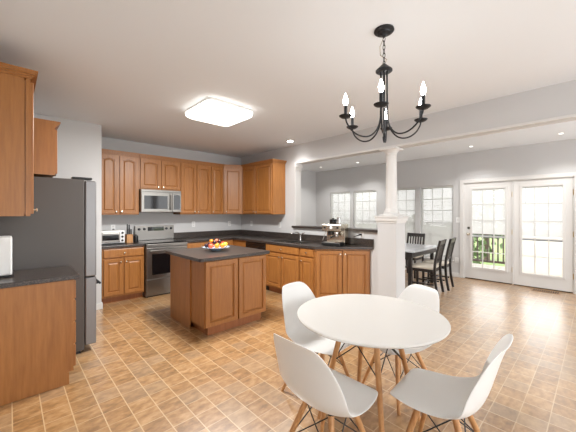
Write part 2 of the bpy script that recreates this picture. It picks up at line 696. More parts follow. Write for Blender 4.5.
# trims: baseboards, ledge, header moulding, casing at the opening's left end
bb = MB()
for a, b in ((D1 + .077, YDL),):
    bb.box(XD - .015, XD - .001, a, b, 0, .09, .003)
struct('baseboard_dining', bb, 'trim')
struct('baseboard_dining_left', MB().box(XS2, XD - .016, YDL - .015, YDL - .001, 0, .09, .003), 'trim')
bb = MB()
bb.box(0.0, 1.02, 5.086, 5.099, 0, .09, .003)
bb.box(1.007, 1.02, 5.099, 5.21, 0, .09, .003)
struct('baseboard_alcove', bb, 'trim')
struct('baseboard_half_wall', MB().box(XS2 + .001, XS2 + .015, 2.25, 6.3, 0, .09, .003), 'trim')
m = MB()
for x0, x1 in ((XS - .018, XS - .001), (XS2 + .001, XS2 + .018)):
    m.box(x0, x1, YB, 4.06, 2.375, 2.405, .004)
m.box(XS - .03, XS2 + .03, 4.0, 4.052, 2.30, 2.384, .008)
m.box(XS - .018, XS2 + .018, 4.02, 4.050, 2.25, 2.30, .008)
struct('trim_4', m, 'trim')
struct('trim_5', MB().box(XS - .012, XS2 + .012, 4.032, 4.0495, 1.181, 2.25, .003), 'trim')
tag(P('wall_ledge', MB().box(XS - .06, XS2 + .06, 2.236, 4.085, 1.141, 1.18, .005), 'laminate'),
    'dark laminate ledge capping the half wall behind the sink', 'ledge')

# pedestal and round column
m = MB()
px0, px1, py0, py1 = 3.94, 4.215, 1.95, 2.235
m.box(px0, px1, py0, py1, 0.0, 1.30)
struct('pedestal', m, 'wall')
m = MB()
m.box(px0 - .012, px1 + .012, py0 - .012, py1 + .012, 1.285, 1.312, .004)
m.box(px0 - .03, px1 + .03, py0 - .03, py1 + .03, 1.312, 1.362, .008)
m.box(px0 - .042, px1 + .042, py0 - .042, py1 + .042, 1.362, 1.385, .004)
struct('trim_6', m, 'trim')
cxx, cyy = (px0 + px1) / 2, (py0 + py1) / 2
m = MB()
m.box(cxx - .125, cxx + .125, cyy - .125, cyy + .125, 1.386, 1.41, .004)
m.lathe([(.11, 1.41), (.115, 1.42), (.115, 1.432), (.10, 1.445), (.095, 1.455), (.097, 1.47), (.088, 1.48), (.083, 1.50), (.081, 1.6), (.074, 2.26),
         (.076, 2.27), (.084, 2.275), (.084, 2.285), (.078, 2.29), (.084, 2.31), (.105, 2.335), (.112, 2.345)], (cxx, cyy, 0), 32)
m.box(cxx - .125, cxx + .125, cyy - .125, cyy + .125, 2.345, 2.374, .004)
col = P('column', m, 'trim', None, True)
col['kind'] = 'structure'
bb = MB()
bb.box(px0 - .014, px0 - .001, py0 - .014, py1, 0, .09, .003)
bb.box(px0 - .001, px1 + .014, py0 - .014, py0 - .001, 0, .09, .003)
struct('baseboard_pedestal', bb, 'trim')

# ================================================================ CABINETS


def door_mesh(T, x0, x1, z0, z1, y=-0.02, arch=0.0, rail=0.05):
    """raised-panel door, front at y, back at y+.019"""
    N = 12
    def outline(d, top_arch):
        a0, a1, b0, b1 = x0 + d, x1 - d, z0 + d, z1 - d
        pts = [(a0, b0), (a1, b0)]
        for k in range(N + 1):
            s = 1 - 2 * k / N
            x = (a0 + a1) / 2 + s * (a1 - a0) / 2
            drop = 0.0
            if top_arch > 0:
                q = min(1.0, abs(s) / 0.8)
                drop = top_arch * q * q * (1.6 - .6 * q)
            pts.append((x, b1 - drop))
        return pts
    R = []
    def ring(pts, yy):
        R.append([(p[0], yy, p[1]) for p in pts])
    ring(outline(0, 0), y + .019)
    ring(outline(0, 0), y + .003)
    ring(outline(.003, 0), y)
    ring(outline(rail, arch), y)
    ring(outline(rail + .003, arch), y + .014)
    ring(outline(rail + .013, arch), y + .014)
    ring(outline(rail + .03, arch), y + .003)
    return MB(T).rings(R)


def drawer_mesh(T, x0, x1, z0, z1, y=-0.02):
    R = []
    for d, yy in ((0, y + .019), (0, y + .004), (.006, y + .001), (.012, y)):
        R.append([(x0 + d, yy, z0 + d), (x1 - d, yy, z0 + d), (x1 - d, yy, z1 - d), (x0 + d, yy, z1 - d)])
    return MB(T).rings(R)


def knob_mesh(T, x, z, y=-0.02):
    return MB(T).lathe([(.008, 0), (.006, .004), (.005, .012), (.012, .016), (.015, .021), (.013, .026), (.004, .029)], (x, y, z), 12, 'Y')


def add_door(root, T, x0, x1, z0, z1, knob=None, arch=0.0, y=-0.02, mat='maple', rail=.05):
    d = P('door', door_mesh(T, x0, x1, z0, z1, y, arch, rail), mat, root)
    if knob:
        P('knob', knob_mesh(T, knob[0], knob[1], y), 'nickel', d, True)
    return d


def add_drawer(root, T, x0, x1, z0, z1, y=-0.02, mat='maple'):
    d = P('drawer', drawer_mesh(T, x0, x1, z0, z1, y), mat, root)
    P('knob', knob_mesh(T, (x0 + x1) / 2, (z0 + z1) / 2, y), 'nickel', d, True)
    return d


def crown(root, T, x0, x1, d, zt, left=False, right=False):
    """stepped crown moulding above a wall cabinet; returns along open ends"""
    m = MB(T)
    for (o, a, b) in ((.010, 0, .016), (.022, .016, .030), (.036, .030, .046), (.044, .046, .062)):
        m.box(x0 - (o if left else 0), x1 + (o if right else 0), -o, d, zt + a, zt + b)
    P('crown_moulding', m, 'maple', root)


UZ0, UZ1 = 1.40, 2.405


def framed_body(T, w, d, z0, z1, root):
    P('face_frame', MB(T).box(.001, w - .001, 0, .028, z0, z1), 'maple', root)
    m = MB(T)
    m.box(.001, w - .001, .036, d, z0, z1)
    m.box(.012, w - .012, .0281, .0359, z0 + .01, z1 - .01)
    P('body', m, 'maple', root)


def upper(label, T, w, z0, z1, doors, d=.325, arch=.024, crown_ends=(False, False), name='wall_cabinet', crowned=True, knob_low=True):
    base = T @ Vector((w / 2, d / 2, z0))
    t = thing(name, label, 'wall cabinet', base)
    if z1 > 2.44:
        framed_body(T, w, d, z0, z1, t)
    else:
        P('body', MB(T).box(.001, w - .001, 0, d, z0, z1), 'maple', t)
    for (a, b, side) in doors:
        kx = b - .028 if side == 'r' else a + .028
        add_door(t, T, a, b, z0 + .018, z1 - .018, (kx, z0 + .05), arch, rail=.046)
    if crowned:
        crown(t, T, .001, w - .001, d, z1, *crown_ends)
    return t


TR = lambda x: frame(x, 5.55, 0)
upper('two-door maple wall cabinet left of the microwave', TR(1.045), .617, UZ0, UZ1, [(.02, .283, 'r'), (.312, .596, 'l')])
upper('short two-door maple wall cabinet above the microwave', TR(1.663), .735, 1.85, UZ1, [(.02, .351, 'r'), (.383, .72, 'l')], arch=0.02)
upper('two-door maple wall cabinet right of the microwave', TR(2.399), .653, UZ0, UZ1, [(.012, .319, 'r'), (.342, .641, 'l')])
upper('narrow one-door maple wall cabinet beside the diagonal corner cabinet', TR(3.053), .302, UZ0, UZ1, [(.012, .287, 'l')])
# diagonal corner cabinet
t = thing('corner_wall_cabinet', 'diagonal maple wall cabinet in the far kitchen corner', 'wall cabinet', (3.75, 5.6, UZ0))
poly = [(3.357, 5.875), (3.357, 5.55), (3.70, 5.33), (4.025, 5.33), (4.025, 5.875)]
P('body', MB().prism(poly, UZ0, UZ1), 'maple', t)
TD = frame(3.357, 5.55, -32.68)
add_door(t, TD, .012, .395, UZ0 + .018, UZ1 - .018, (.06, UZ0 + .05), 0.0)
m = MB()
for (o, a, b) in ((.010, 0, .016), (.022, .016, .030), (.036, .030, .046), (.044, .046, .062)):
    k = o * .7071
    q = o * math.tan(PI / 8)
    m.prism([(3.358, 5.875), (3.358, 5.55 - o), (3.357 + q * .7, 5.55 - o), (3.70 - o, 5.33 + q * .4), (3.70 - o, 5.331), (4.025, 5.331), (4.025, 5.875)], UZ1 + a, UZ1 + b)
P('crown_moulding', m, 'maple', t)
upper('two-door maple wall cabinet on the sink wall ending before the opening', frame(3.70, 5.328, -90), 1.008, UZ0, UZ1, [(.02, .457, 'r'), (.494, .985, 'l')], crown_ends=(False, True), arch=0.0)
# left wall pieces near the camera
tall = upper('tall maple wall cabinet at the left edge of the photo, plain end panel showing', frame(.125, 3.07, 90), .53, 1.41, 2.485, [(.02, .51, 'l')], d=.34, crown_ends=(True, False), arch=0.0)
t = upper('deep maple cabinet mounted above the refrigerator', frame(.33, 3.66, 90), .90, 1.803, 2.27, [(.02, .44, 'r'), (.46, .88, 'l')], d=.545, crown_ends=(False, False), arch=0.0)


def base(label, T, w, d=.60, doors=(), drawers=(), name='base_cabinet', open_top=False, toe=.07, knobs_top=True, top=.874):
    b = T @ Vector((w / 2, d / 2, 0))
    t = thing(name, label, 'base cabinet', (b.x, b.y, 0))
    m = MB(T)
    if open_top:
        m.box(.001, w - .001, 0, .02, .10, top)
        m.box(.001, .02, .02, d, .10, top)
        m.box(w - .02, w - .001, .02, d, .10, top)
        m.box(.02, w - .02, .02, d, .10, .12)
        m.box(.02, w - .02, d - .015, d, .12, top)
    else:
        m.box(.001, w - .001, 0, d, .10, top)
    P('body', m, 'maple', t)
    P('toe_kick', MB(T).box(.001, w - .001, toe, d, 0.001, .0995), 'toe', t)
    for (a, bb_, side, z0, z1) in doors:
        kx = bb_ - .028 if side == 'r' else a + .028
        add_door(t, T, a, bb_, z0, z1, (kx, z1 - .05), 0.0)
    for (a, bb_, z0, z1) in drawers:
        add_drawer(t, T, a, bb_, z0, z1)
    return t


# range wall
base('maple base cabinet with one drawer over two doors, left of the range', frame(1.045, 5.27, 0), .612,
     doors=[(.02, .285, 'r', .13, .70), (.31, .60, 'l', .13, .70)], drawers=[(.02, .60, .725, .855)])
base('maple base cabinet right of the range, half hidden behind the island', frame(2.39, 5.27, 0), .64,
     doors=[(.02, .29, 'r', .13, .70), (.31, .58, 'l', .13, .70)], drawers=[(.02, .58, .725, .855)])
base('narrow maple base cabinet next to the inner corner, behind the fruit bowl', frame(3.034, 5.27, 0), .384,
     doors=[(.02, .34, 'l', .13, .70)], drawers=[(.02, .34, .725, .855)])
# sink wall
TS = frame(3.42, 4.186, -90)
base('maple sink base cabinet with false drawer front and two doors', TS, .862,
     doors=[(.01, .415, 'r', .13, .715), (.432, .85, 'l', .13, .715)], drawers=[(.01, .85, .745, .862)], open_top=True)
base('narrow maple base cabinet with one drawer and one door, beside the angled end cabinet', frame(3.42, 3.322, -90), .315,
     doors=[(.02, .30, 'l', .13, .715)], drawers=[(.02, .30, .745, .862)])
# corner filler
t = thing('corner_base_cabinet', 'blind maple corner base cabinet in the far inner corner', 'base cabinet', (3.75, 5.4, 0))
P('body', MB().prism([(3.42, 5.87), (3.42, 4.80), (4.02, 4.80), (4.02, 5.87)], .1, .874), 'maple', t)
P('toe_kick', MB().prism([(3.49, 5.87), (3.49, 4.80), (4.02, 4.80), (4.02, 5.87)], .001, .0995), 'toe', t)
# dishwasher
t = thing('dishwasher', 'black dishwasher in the sink run, just behind the island', 'dishwasher', (3.72, 4.49, 0))
TW = frame(3.42, 4.796, -90)
P('body', MB(TW).box(.003, .603, .0, .59, .1, .872), 'black', t)
dd = P('door', MB(TW).box(.006, .600, -.028, -.001, .12, .735, .006), 'black', t)
P('control_panel', MB(TW).box(.006, .600, -.028, -.001, .742, .868, .006), 'black_glass', t)
P('handle', MB(TW).box(.08, .526, -.055, -.0285, .70, .722, .006), 'steel', dd)
P('toe_kick', MB(TW).box(.003, .603, .06, .59, 0.001, .099), 'black', t)
# angled end cabinet
t = thing('angled_base_cabinet', 'angled two-door maple cabinet ending the counter near the pedestal', 'base cabinet', (3.80, 2.80, 0))
P('body', MB().prism([(3.422, 3.004), (4.018, 2.408), (4.025, 2.408), (4.025, 3.004)], .10, .874), 'maple', t)
P('toe_kick', MB().prism([(3.51, 3.004), (4.02, 2.494), (4.025, 2.494), (4.025, 3.004)], .001, .0995), 'toe', t)
TA = frame(3.42, 3.005, -45)
add_door(t, TA, .025, .41, .125, .85, (.385, .80), 0.0)
add_door(t, TA, .43, .825, .125, .85, (.455, .80), 0.0)

# worktops
m = MB()
zt, zb = .914, .876
m.box(2.388, 4.026, 5.235, 5.876, zb, zt)
m.box(3.385, 4.026, 4.10, 5.235, zb, zt)
m.box(3.385, 3.50, 3.40, 4.10, zb, zt)
m.box(3.90, 4.026, 3.40, 4.10, zb, zt)
m.prism([(3.385, 3.40), (3.385, 2.99), (4.026, 2.349), (4.026, 3.40)], zb, zt)
wt = tag(P('countertop', m, 'laminate'), 'dark laminate worktop running round the corner past the sink', 'countertop')
m = MB()
m.box(2.388, 4.006, 5.857, 5.877, zt, 1.03, .002)
m.box(4.006, 4.026, 2.349, 5.877, zt, 1.03, .002)
P('backsplash', m, 'laminate', wt)
m = MB()
m.box(1.03, 1.660, 5.235, 5.876, zb, zt, .003)
wt = tag(P('countertop', m, 'laminate'), 'short dark worktop left of the range carrying the toaster oven', 'countertop')
P('backsplash', MB().box(1.03, 1.660, 5.857, 5.877, zt + .001, 1.03, .002), 'laminate', wt)

# left base cabinet near the camera
t = base('maple drawer cabinet at the left edge, plain end panel towards the camera', frame(.40, 3.065, 90), .53, d=.60,
         drawers=[(.015, .515, .13, .31), (.015, .515, .325, .50), (.015, .515, .515, .69), (.015, .515, .705, .86)])
P('end_panel', MB().box(-.195, .356, 3.052, 3.064, 0.10, .874).box(-.195, .368, 3.052, 3.064, .002, .0999), 'maple', t)
tag(P('countertop', MB().box(-.215, .44, 3.03, 3.602, .876, .914, .004), 'laminate'),
    'dark speckled worktop on the drawer cabinet beside the refrigerator', 'countertop')

# island
t = thing('kitchen_island', 'freestanding maple island with two raised-panel doors on the near side', 'island', (2.08, 3.6, 0))
m = MB()
m.box(1.632, 2.535, 3.115, 3.452, .10, .874)
m.box(1.625, 2.542, 3.456, 4.06, .10, .874)
P('body', m, 'maple', t)
P('end_panel', MB().box(1.618, 1.6245, 3.456, 4.06, 0.002, .874), 'maple', t)
P('end_panel', MB().box(2.5425, 2.549, 3.456, 4.06, 0.002, .874), 'maple', t)
P('toe_kick', MB().box(1.685, 2.47, 3.135, 4.0, .001, .0995), 'toe', t)
TI = frame(1.632, 3.115, 0)
add_door(t, TI, .006, .442, .105, .866, None)
add_door(t, TI, .462, .897, .105, .866, None)
TIb = frame(2.53, 4.06, 180)
for a, b in ((.01, .445), (.46, .895)):
    add_door(t, TIb, a, b, .125, .70, ((a + b) / 2, .66))
    add_drawer(t, TIb, a, b, .725, .855)
m = MB()
cor = .03
pts = []
for (x, y, a0) in ((2.598 - cor, 4.115 - cor, 0), (1.56 + cor, 4.115 - cor, 90), (1.56 + cor, 3.08 + cor, 180), (2.598 - cor, 3.08 + cor, 270)):
    for k in range(5):
        a = math.radians(a0 + 90 * k / 4)
        pts.append((x + cor * math.cos(a), y + cor * math.sin(a)))
R = []
for s, z in ((.997, .876), (1, .880), (1, .910), (.997, .914)):
    R.append([(2.079 + (p[0] - 2.079) * s, 3.5975 + (p[1] - 3.5975) * s, z) for p in pts])
m.rings(R)
tag(P('countertop', m, 'laminate'), 'dark laminate top of the island with rounded corners', 'countertop')

# ================================================================ APPLIANCES
# range
TG = frame(1.668, 5.20, 0)
t = thing('range', 'stainless electric range between the base cabinets', 'stove', (2.05, 5.5, 0))
W = .715
P('body', MB(TG).box(.0, W, .03, .655, .02, .90), 'steel', t)
P('cooktop', MB(TG).box(.0, W, .02, .60, .901, .918, .004), 'black_glass', t)
P('front_trim', MB(TG).box(0, W, -.012, .029, .845, .9, .006), 'steel', t)
dd = P('oven_door', MB(TG).box(.004, W - .004, -.015, .029, .315, .838, .006), 'steel', t)
P('window', MB(TG).box(.09, W - .09, -.018, -.0152, .38, .73), 'black_glass', dd)
m = MB(TG)
m.tube([(.05, -.06, .79), (W - .05, -.06, .79)], .013, 10)
for x in (.07, W - .07):
    m.tube([(x, -.06, .79), (x, -.014, .79)], .009, 8)
P('handle', m, 'steel', dd, True)
P('drawer', MB(TG).box(.004, W - .004, -.012, .029, .075, .305, .006), 'steel', t)
P('plinth', MB(TG).box(.02, W - .02, .035, .6, .0, .0199), 'black', t)
P('back_guard', MB(TG).box(.0, W, .60, .655, .919, 1.19, .006), 'steel', t)
P('display', MB(TG).box(.22, W - .20, .596, .5995, 1.09, 1.165), 'black_glass', t)
for x in (.07, .16, W - .15, W - .06):
    P('knob', MB(TG).lathe([(.024, 0), (.022, .006), (.019, .025), (.017, .027)], (x, .5995, 1.128), 16, 'Y'), 'iron', t, True)
# microwave
TM = frame(1.668, 5.48, 0)
t = thing('microwave', 'stainless over-the-range microwave below the short wall cabinet', 'microwave', (2.05, 5.68, 1.46))
z0, z1 = 1.44, 1.846
P('body', MB(TM).box(.0, W, .0, .39, z0, z1, .004), 'steel', t)
dd = P('door', MB(TM).box(.003, .545, -.025, -.001, z0 + .005, z1 - .045, .004), 'steel', t)
P('window', MB(TM).box(.05, .455, -.0275, -.0252, z0 + .06, z1 - .11), 'black_glass', dd)
m = MB(TM)
m.tube([(.508, -.06, z0 + .04), (.508, -.065, (z0 + z1) / 2), (.508, -.06, z1 - .08)], .011, 10)
for z in (z0 + .055, z1 - .095):
    m.tube([(.508, -.06, z), (.508, -.024, z)], .008, 8)
P('handle', m, 'steel', dd, True)
P('control_panel', MB(TM).box(.548, W - .003, -.025, -.001, z0 + .005, z1 - .045, .004), 'steel', t)
P('display', MB(TM).box(.57, W - .025, -.0275, -.0252, z0 + .05, z1 - .085), 'black_glass', t)
P('vent_grille', MB(TM).box(.003, W - .003, -.018, -.001, z1 - .04, z1 - .003, .003), 'steel', t)

# refrigerator (fronts face the island side)
t = thing('refrigerator', 'large refrigerator with dark grey side and stainless doors', 'refrigerator', (.2, 4.07, 0))
FX = .565
P('body', MB().box(-.19, FX, 3.625, 4.535, .03, 1.775, .008), 'fridge_side', t)
P('plinth', MB().box(-.1, FX - .03, 3.65, 4.51, .0, .0295), 'black', t)
for (a, b, nm) in ((3.628, 4.076, 'l'), (4.084, 4.532, 'r')):
    dd = P('door', MB().box(FX + .006, FX + .105, a, b, .775, 1.765, .01), 'fridge_door', t)
    hy = b - .05 if nm == 'l' else a + .05
    m = MB()
    m.tube([(FX + .15, hy, .85), (FX + .155, hy, 1.25), (FX + .15, hy, 1.68)], .012, 10)
    for z in (.88, 1.65):
        m.tube([(FX + .15, hy, z), (FX + .104, hy, z)], .009, 8)
    P('handle', m, 'steel', dd, True)
dd = P('freezer_drawer', MB().box(FX + .006, FX + .105, 3.628, 4.532, .07, .765, .01), 'fridge_door', t)
m = MB()
m.tube([(FX + .15, 3.70, .68), (FX + .15, 4.46, .68)], .012, 10)
for y in (3.72, 4.44):
    m.tube([(FX + .15, y, .68), (FX + .104, y, .68)], .009, 8)
P('handle', m, 'iron', dd, True)
m = MB()
for y in (3.64, 4.44):
    m.box(FX - .10, FX + .07, y, y + .08, 1.7755, 1.80, .006)
P('hinge_cover', m, 'black', t)

# ================================================================ THINGS ON THE WORKTOPS
# toaster oven
t = thing('toaster_oven', 'white toaster oven on the short worktop left of the range', 'toaster oven', (1.22, 5.57, .914))
P('body', MB().box(1.05, 1.41, 5.44, 5.72, .935, 1.14, .01), 'white_plastic', t)
dd = P('door', MB().box(1.06, 1.335, 5.427, 5.439, .95, 1.12, .004), 'steel', t)
P('window', MB().box(1.08, 1.315, 5.4245, 5.4268, .985, 1.07), 'black_glass', dd)
m = MB()
m.tube([(1.08, 5.40, 1.098), (1.315, 5.40, 1.098)], .008, 8)
m.tube([(1.09, 5.40, 1.098), (1.09, 5.428, 1.098)], .005, 6)
m.tube([(1.305, 5.40, 1.098), (1.305, 5.428, 1.098)], .005, 6)
P('handle', m, 'steel', dd, True)
for z in (.975, 1.037, 1.10):
    P('knob', MB().lathe([(.018, 0), (.016, .012), (.014, .015)], (1.373, 5.4395, z), 14, 'Y'), 'black', t, True)
P('base', MB().box(1.05, 1.41, 5.44, 5.72, .9145, .9345), 'black', t)

# knife block with four knives
t = thing('knife_block', 'light wooden knife block beside the toaster oven', 'knife block', (1.515, 5.62, .914))
P('block', MB().prism_y([(1.468, .915), (1.562, .915), (1.562, 1.06), (1.468, 1.06)], 5.55, 5.68), 'beech', t)
KP = [(1.488, 5.58, 1.155), (1.515, 5.58, 1.17), (1.542, 5.58, 1.15), (1.50, 5.645, 1.235), (1.53, 5.645, 1.225)]
for k, (x, y, zt_) in enumerate(KP):
    o = P('knife', MB().box(x - .009, x + .009, y - .013, y + .013, 1.0605, zt_, .004), 'black')
    tag(o, 'black-handled knife standing in the wooden knife block', 'knife', 'knives in the knife block')
t = tag(P('canister', MB().lathe([(.035, .9145), (.037, .92), (.037, 1.02), (.03, 1.035), (.012, 1.04), (.012, 1.055)], (1.612, 5.55, 0), 20), 'black', None, True),
        'small black canister between knife block and range', 'canister')


def plate(label, T, z, kind='outlet', group='outlet covers'):
    b = T @ Vector((0, 0, z))
    t = thing('wall_outlet' if kind == 'outlet' else 'light_switch', label, kind, b, group)
    w = .058 if kind == 'double' else .036
    P('cover_plate', MB(T).box(-w, w, -.007, -.001, z - .058, z + .058, .002), 'white_plastic', t)
    m = MB(T)
    if kind == 'outlet':
        for dz in (-.025, .025):
            m.box(-.014, .014, -.0095, -.0072, z + dz - .014, z + dz + .014, .002)
        P('socket', m, 'trim', t)
    else:
        m.box(-.012, .012, -.0105, -.0072, z - .028, z + .028, .002)
        P('rocker', m, 'trim', t)
    return t


plate('white outlet above the toaster oven with a black plug in it', frame(1.334, YR, 0), 1.164)
tag(P('plug', MB().box(1.32, 1.348, 5.835, 5.868, 1.12, 1.15, .004), 'black'), 'black plug pushed into the outlet above the toaster oven', 'plug')
plate('white outlet on the backsplash wall just right of the range', frame(2.83, YR, 0), 1.19)
plate('white outlet near the far corner under the wall cabinets', frame(3.71, YR, 0), 1.18)
plate('white switch on the sink wall nearest the corner', frame(XS, 5.46, -90), 1.184, 'switch', 'switch plates')
plate('white switch below the end of the sink-wall cabinet', frame(XS, 4.484, -90), 1.18, 'switch', 'switch plates')
plate('white outlet on the half wall behind the espresso machine', frame(XS, 2.56, -90), 1.092)
plate('white light switch on the dining wall beside the glass doors', frame(XD, 2.15, -90), 1.27, 'switch', 'switch plates')
plate('white outlet low on the dining wall beside the glass doors', frame(XD, 2.168, -90), .377)

# sink and faucet
t = thing('kitchen_sink', 'double-bowl stainless sink set in the dark worktop', 'sink', (3.70, 3.75, .9145))
m = MB()
for (x0, x1, y0, y1) in ((3.48, 3.515, 3.375, 4.125), (3.88, 3.965, 3.375, 4.125), (3.515, 3.88, 3.375, 3.415), (3.515, 3.88, 4.085, 4.125), (3.515, 3.88, 3.735, 3.765)):
    m.box(x0, x1, y0, y1, .9146, .920)
P('rim', m, 'chrome', t)
for (y0, y1) in ((3.415, 3.735), (3.765, 4.085)):
    m = MB()
    a = [(3.515, y0), (3.88, y0), (3.88, y1), (3.515, y1)]
    cx_, cy_ = 3.6975, (y0 + y1) / 2
    R = [[(p[0], p[1], .919) for p in a], [(cx_ + (p[0] - cx_) * .94, cy_ + (p[1] - cy_) * .94, .76) for p in a], [(cx_ + (p[0] - cx_) * .88, cy_ + (p[1] - cy_) * .88, .745) for p in a]]
    m.rings(R, False, True)
    P('bowl', m, 'steel', t)
t = thing('faucet', 'chrome single-lever faucet behind the double sink', 'faucet', (3.925, 3.80, .92))
m = MB()
m.lathe([(.03, .9205), (.03, .93), (.02, .94), (.018, 1.0), (.014, 1.01)], (3.925, 3.80, 0), 16)
P('body', m, 'chrome', t, True)
P('spout', MB().tube([(3.925, 3.80, .99), (3.90, 3.805, 1.045), (3.85, 3.815, 1.075), (3.78, 3.83, 1.07), (3.74, 3.838, 1.045)], [.013, .012, .011, .011, .012], 10), 'chrome', t, True)
P('lever', MB().tube([(3.925, 3.80, 1.01), (3.935, 3.77, 1.04), (3.94, 3.71, 1.065)], [.01, .008, .007], 8), 'chrome', t, True)

# espresso machine
TE = frame(3.62, 3.03, -78)
t = thing('espresso_machine', 'stainless espresso machine with grinder and portafilter on the angled counter', 'espresso machine', (3.78, 2.83, .914))
EW, ED = .32, .30
P('drip_tray', MB(TE).box(0, EW, -.02, .16, .922, .965, .004), 'black', t)
P('drip_grate', MB(TE).box(.015, EW - .015, -.01, .15, .9655, .971, .002), 'steel', t)
P('body', MB(TE).box(0, EW, .162, ED, .922, 1.25, .008), 'nickel', t)
P('head', MB(TE).box(0, EW, .0, .1615, 1.145, 1.25, .008), 'nickel', t)
P('foot', MB(TE).box(.02, EW - .02, .0, ED - .02, .9145, .9215), 'rubber', t)
P('gauge', MB(TE).lathe([(.024, 0), (.024, .006), (.020, .009)], (.16, -.0005, 1.20), 18, 'Y'), 'white_plastic', t, True)
for x in (.05, .27):
    P('button', MB(TE).lathe([(.016, 0), (.016, .008), (.014, .01)], (x, -.0005, 1.20), 14, 'Y'), 'black', t, True)
P('group_head', MB(TE).lathe([(.036, 1.095), (.038, 1.10), (.038, 1.135), (.03, 1.1445)], (.21, .075, 0), 20), 'chrome', t, True)
pf = P('portafilter', MB(TE).lathe([(.02, 1.055), (.032, 1.065), (.035, 1.0945)], (.21, .075, 0), 20), 'chrome', t, True)
P('handle', MB(TE).tube([(.21, .04, 1.08), (.21, -.03, 1.07), (.21, -.10, 1.06)], [.008, .013, .014], 10), 'black', pf, True)
P('steam_wand', MB(TE).tube([(.045, .05, 1.1445), (.04, .03, 1.10), (.03, -.01, 1.02), (.028, -.03, .995)], .006, 8), 'chrome', t, True)
P('grinder_spout', MB(TE).box(.075, .135, .04, .12, 1.08, 1.1445, .006), 'black', t)
P('hopper', MB(TE).lathe([(.052, 1.2505), (.055, 1.26), (.06, 1.31), (.058, 1.315)], (.10, .20, 0), 20), 'black_glass', t, True)
P('hopper_lid', MB(TE).lathe([(.06, 1.3155), (.06, 1.325), (.02, 1.33), (.018, 1.345)], (.10, .20, 0), 20), 'black', t, True)
tag(P('milk_pitcher', MB(TE).lathe([(.033, 1.2505), (.036, 1.26), (.033, 1.31), (.030, 1.345), (.034, 1.36)], (.235, .13, 0), 20), 'chrome', None, True),
    'steel milk pitcher standing on top of the espresso machine', 'pitcher')
tag(P('power_plug', MB().tube([(4.019, 2.565, 1.09), (3.985, 2.567, 1.09), (3.96, 2.60, 1.075), (3.955, 2.66, 1.05)], [.014, .013, .007, .004], 10), 'black', None, True),
    'black plug and cord in the half-wall outlet by the espresso machine', 'plug')

# white paper towel box by the left edge
t = thing('bread_box', 'white boxy appliance on the worktop at the left edge', 'appliance', (-.06, 3.42, .914))
P('body', MB().box(-.20, .022, 3.28, 3.575, .93, 1.235, .012), 'white_plastic', t)
P('base', MB().box(-.19, .03, 3.275, 3.58, .9145, .9295, .003), 'black', t)

# fruit bowl
bc = (2.06, 3.60, .9145)
t = tag(P('fruit_bowl', MB().lathe([(.055, 0), (.06, .004), (.085, .018), (.13, .034), (.175, .05), (.18, .054), (.172, .055), (.125, .042), (.08, .026), (.05, .014), (.001, .012)], bc, 36), 'bowl', None, True),
        'shallow pale blue ceramic bowl of fruit on the island', 'bowl')
vdir = Vector((-.5, -.866, 0))


def fruit(name, label, cat, mat, u, w, z, r, sz=.93, stem=True):
    """u = along the image's left to right, w = towards the camera"""
    rx = Vector((.86, -.51, 0))
    fw = Vector((-.51, -.86, 0))
    c = Vector(bc) + rx * u + fw * w + Vector((0, 0, z))
    o = tag(P(name, MB().sphere(c, r, 1, 1, sz), mat, None, True), label, cat)
    if stem:
        P('stem', MB().tube([(c.x, c.y, c.z + r * sz - .004), (c.x + .004, c.y, c.z + r * sz + .008)], .003, 6), 'stem', o)


fruit('plum', 'dark plum at the left end of the fruit bowl', 'plum', 'plum', -.125, .01, .075, .030)
fruit('plum', 'dark plum behind the peach in the fruit bowl', 'plum', 'plum', -.085, -.06, .085, .032)
fruit('peach', 'red-orange peach at the front left of the fruit bowl', 'peach', 'peach', -.065, .085, .075, .034)
fruit('orange', 'bright orange at the front middle of the fruit bowl', 'orange', 'orange', .012, .095, .075, .034)
fruit('orange', 'orange at the front right of the fruit bowl', 'orange', 'orange', .085, .06, .076, .035)
fruit('lemon', 'yellow lemon at the right end of the fruit bowl', 'lemon', 'lemon', .122, -.015, .085, .034, .85)
fruit('apple', 'red apple at the back left of the fruit bowl', 'apple', 'apple', -.055, -.11, .085, .033)
fruit('lemon', 'yellow lemon at the back of the fruit bowl', 'lemon', 'lemon', .02, -.12, .085, .033, .85)
fruit('apple', 'dark red apple at the back right of the fruit bowl', 'apple', 'apple', .085, -.09, .087, .033)
fruit('plum', 'dark plum between the two front oranges, on top', 'plum', 'plum', .045, .03, .125, .029)
fruit('plum', 'dark plum in the middle of the fruit heap', 'plum', 'plum', -.02, .025, .118, .030)
fruit('peach', 'peach on top of the fruit heap', 'peach', 'peach', .005, -.045, .128, .030)
fruit('orange', 'small orange on top of the fruit heap at the left', 'orange', 'orange', -.062, -.02, .128, .028)

# ================================================================ LIGHT FITTINGS
# flush ceiling light
t = thing('ceiling_light', 'square flush ceiling light glowing over the kitchen', 'ceiling light', (1.93, 3.30, CE))
lx, ly, lh = 1.93, 3.30, .34


def rsq(h, c, z, n=6):
    out = []
    for (sx, sy, a0) in ((1, 1, 0), (-1, 1, 90), (-1, -1, 180), (1, -1, 270)):
        for k in range(n):
            a = math.radians(a0 + 90 * k / (n - 1))
            out.append((lx + sx * (h - c) + c * math.cos(a), ly + sy * (h - c) + c * math.sin(a), z))
    return out


P('diffuser', MB().rings([rsq(.318, .06, 2.70), rsq(.326, .08, 2.685), rsq(.322, .09, 2.655), rsq(.298, .09, 2.638), rsq(.24, .09, 2.632)]), 'lamp', t, True)
P('base', MB().rings([rsq(.305, .05, 2.7005), rsq(.305, .05, 2.7395)]), 'trim', t)

